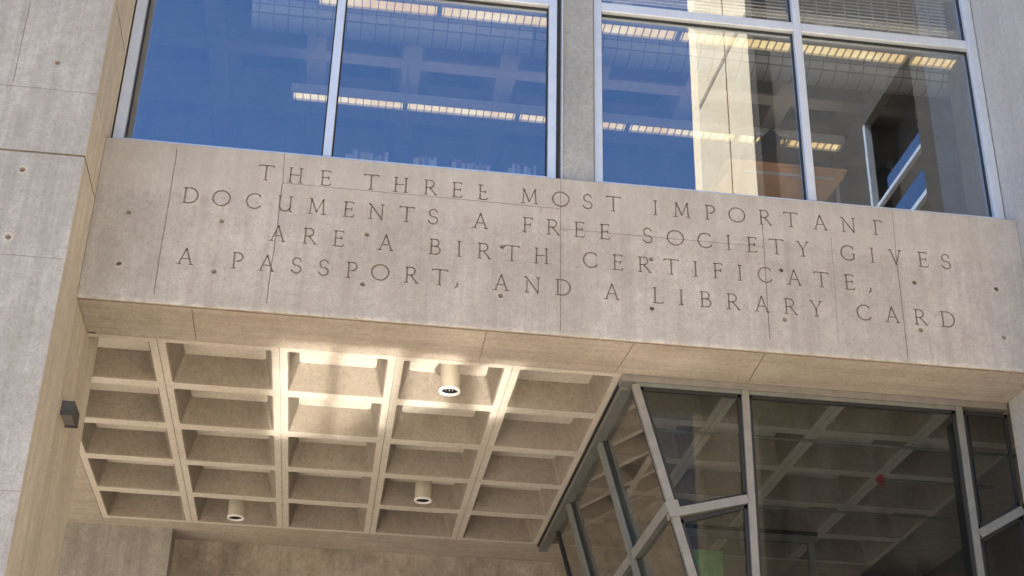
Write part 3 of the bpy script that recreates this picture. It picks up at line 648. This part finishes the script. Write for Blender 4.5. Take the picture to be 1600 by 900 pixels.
MB().box(5.88, 5.95, 4.60, 4.70, 0, 7.199).build('post', ALU_V, df)
MB().box(3.3, 5.879, 4.64, 4.655, 3.0, 7.199).build('glass_pane', GLASS_C, df)
tag(MB().box(4.55, 5.06, 5.6, 5.66, 5.9, 7.34, 0, .01).build('green_panel', GREEN), 'plain green panel glimpsed low inside the entrance', 'panel')

# ------------------------------------------------------------------ the neighbouring building, seen mirrored in the right window
nb_ = root('concrete_tower', 'sunlit concrete tower mirrored in the right upper window', 'building', (9, -10, 0))
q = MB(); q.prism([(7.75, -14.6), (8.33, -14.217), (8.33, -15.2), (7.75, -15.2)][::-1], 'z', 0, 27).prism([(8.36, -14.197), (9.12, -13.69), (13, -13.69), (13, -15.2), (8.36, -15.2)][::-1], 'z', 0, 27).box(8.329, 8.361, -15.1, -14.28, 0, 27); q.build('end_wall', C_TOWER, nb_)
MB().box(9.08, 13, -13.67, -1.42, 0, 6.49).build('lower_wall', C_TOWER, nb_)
MB().tube((7.75, -14.575, 21.3), (9.08, -13.69, 24.3), .010, 8).build('cable', PIPE, nb_)
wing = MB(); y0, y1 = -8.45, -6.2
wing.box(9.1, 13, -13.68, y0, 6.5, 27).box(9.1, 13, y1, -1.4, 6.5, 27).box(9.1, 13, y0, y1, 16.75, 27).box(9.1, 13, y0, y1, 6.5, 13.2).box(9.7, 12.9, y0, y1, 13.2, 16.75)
wing.box(8.74, 9.095, -13.66, -13.2, 0, 27)  # dark strip added where the tower face falls into shadow
wing.build('side_wall', concrete('tower_side_shaded', (.050, .042, .036), (.035, .03, .026), (.065, .056, .048), 'Z', .3, .5, .3), nb_)  # the wing's shade is put into this near-black colour
q = MB()
for z0, z1 in ((14.95, 15.22), (14.08, 14.5)): q.box(9.15, 9.17, y0+.7, y1, z0, z1)
q.build('window_pane', glass('tower_glass', (.1, .1, .1), .55), nb_)
q = MB(); q.box(9.1, 9.22, y0, y0+.09, 13.2, 16.75); q.box(9.12, 9.2, y0+.1, y1, 14.87, 14.945); q.box(9.12, 9.2, y0+.1, y1, 13.98, 14.07); q.build('window_frame', ALU, nb_)

# ------------------------------------------------------------------ added sloped skylight on the plaza, out of the photo: it throws the sun up on the porch ceiling
sk = root('added_sun_reflector', 'added unseen sloped skylight standing on the sunlit plaza', 'sun_reflector', (1.2, -3.75, 0))
REFLECT_G, t, o = newmat('mirror_reflector_glass')
gl = N(t, 'ShaderNodeBsdfAnisotropic'); gl.inputs['Color'].default_value = (.42, .42, .42, 1); gl.inputs['Roughness'].default_value = .06
t.links.new(gl.outputs[0], o.inputs[0])
FLAP_G = REFLECT_G.copy(); FLAP_G.name = 'dull_reflector_glass'
fb = [n for n in FLAP_G.node_tree.nodes if n.type.startswith('BSDF')][0]; fb.inputs['Color'].default_value = (.26, .26, .26, 1); fb.inputs['Roughness'].default_value = .13
def facet(c, target, w, h, name='glass_pane'):
    c, target = Vector(c), Vector(target); n = (SUN+(target-c).normalized()).normalized()
    x = Vector((1, 0, 0)); x = (x-n*x.dot(n)).normalized(); y = n.cross(x)
    v = [c+x*a*w/2+y*b*h/2+n*e for e in (-.02, 0) for a, b in ((-1, -1), (1, -1), (1, 1), (-1, 1))]
    MB().add(v, [(3, 2, 1, 0), (4, 5, 6, 7), (0, 1, 5, 4), (1, 2, 6, 5), (2, 3, 7, 6), (3, 0, 4, 7)]).build(name, REFLECT_G if name == 'glass_pane' else FLAP_G, sk)
    return x, y, n
SC = Vector((1.2, -3.75, .85))
for i, xo in enumerate((-.96, -.32, .32, .96)):
    ax, ay, an = facet(SC+Vector((xo, 0, 0)), Vector((.5+xo*1.02, 1.93, 7.6)), .60, 2.0)
fr = MB()
for xo in (-1.28, -.64, 0, .64, 1.28): fr.bar(SC+ax*xo-ay*1.05, SC+ax*xo+ay*1.05, .13, .09, ax)  # bars made wide to cut the reflected sun into stripes
for yo in (-1.04, 1.04): fr.bar(SC-ax*1.3+ay*yo, SC+ax*1.3+ay*yo, .08, .09, ay)
fr.build('frame', ALU_D, sk)
MB().box(-.15, 2.55, -4.5, -3.1, 0, .22, 0, .02).build('reflector_base', C_PIER, sk)
for c, tg, w_, h_ in (((-.7, -4.3, .5), (1.0, .28, ZB), .42, .22), ((3.1, -4.3, .5), (2.62, .25, ZB), .46, .2), ((3.7, -4.3, .5), (3.25, .42, ZB), .3, .24)):
    facet(c, tg, w_, h_, 'reflector_flap')  # small reflectors added to dapple the beam's underside with sun
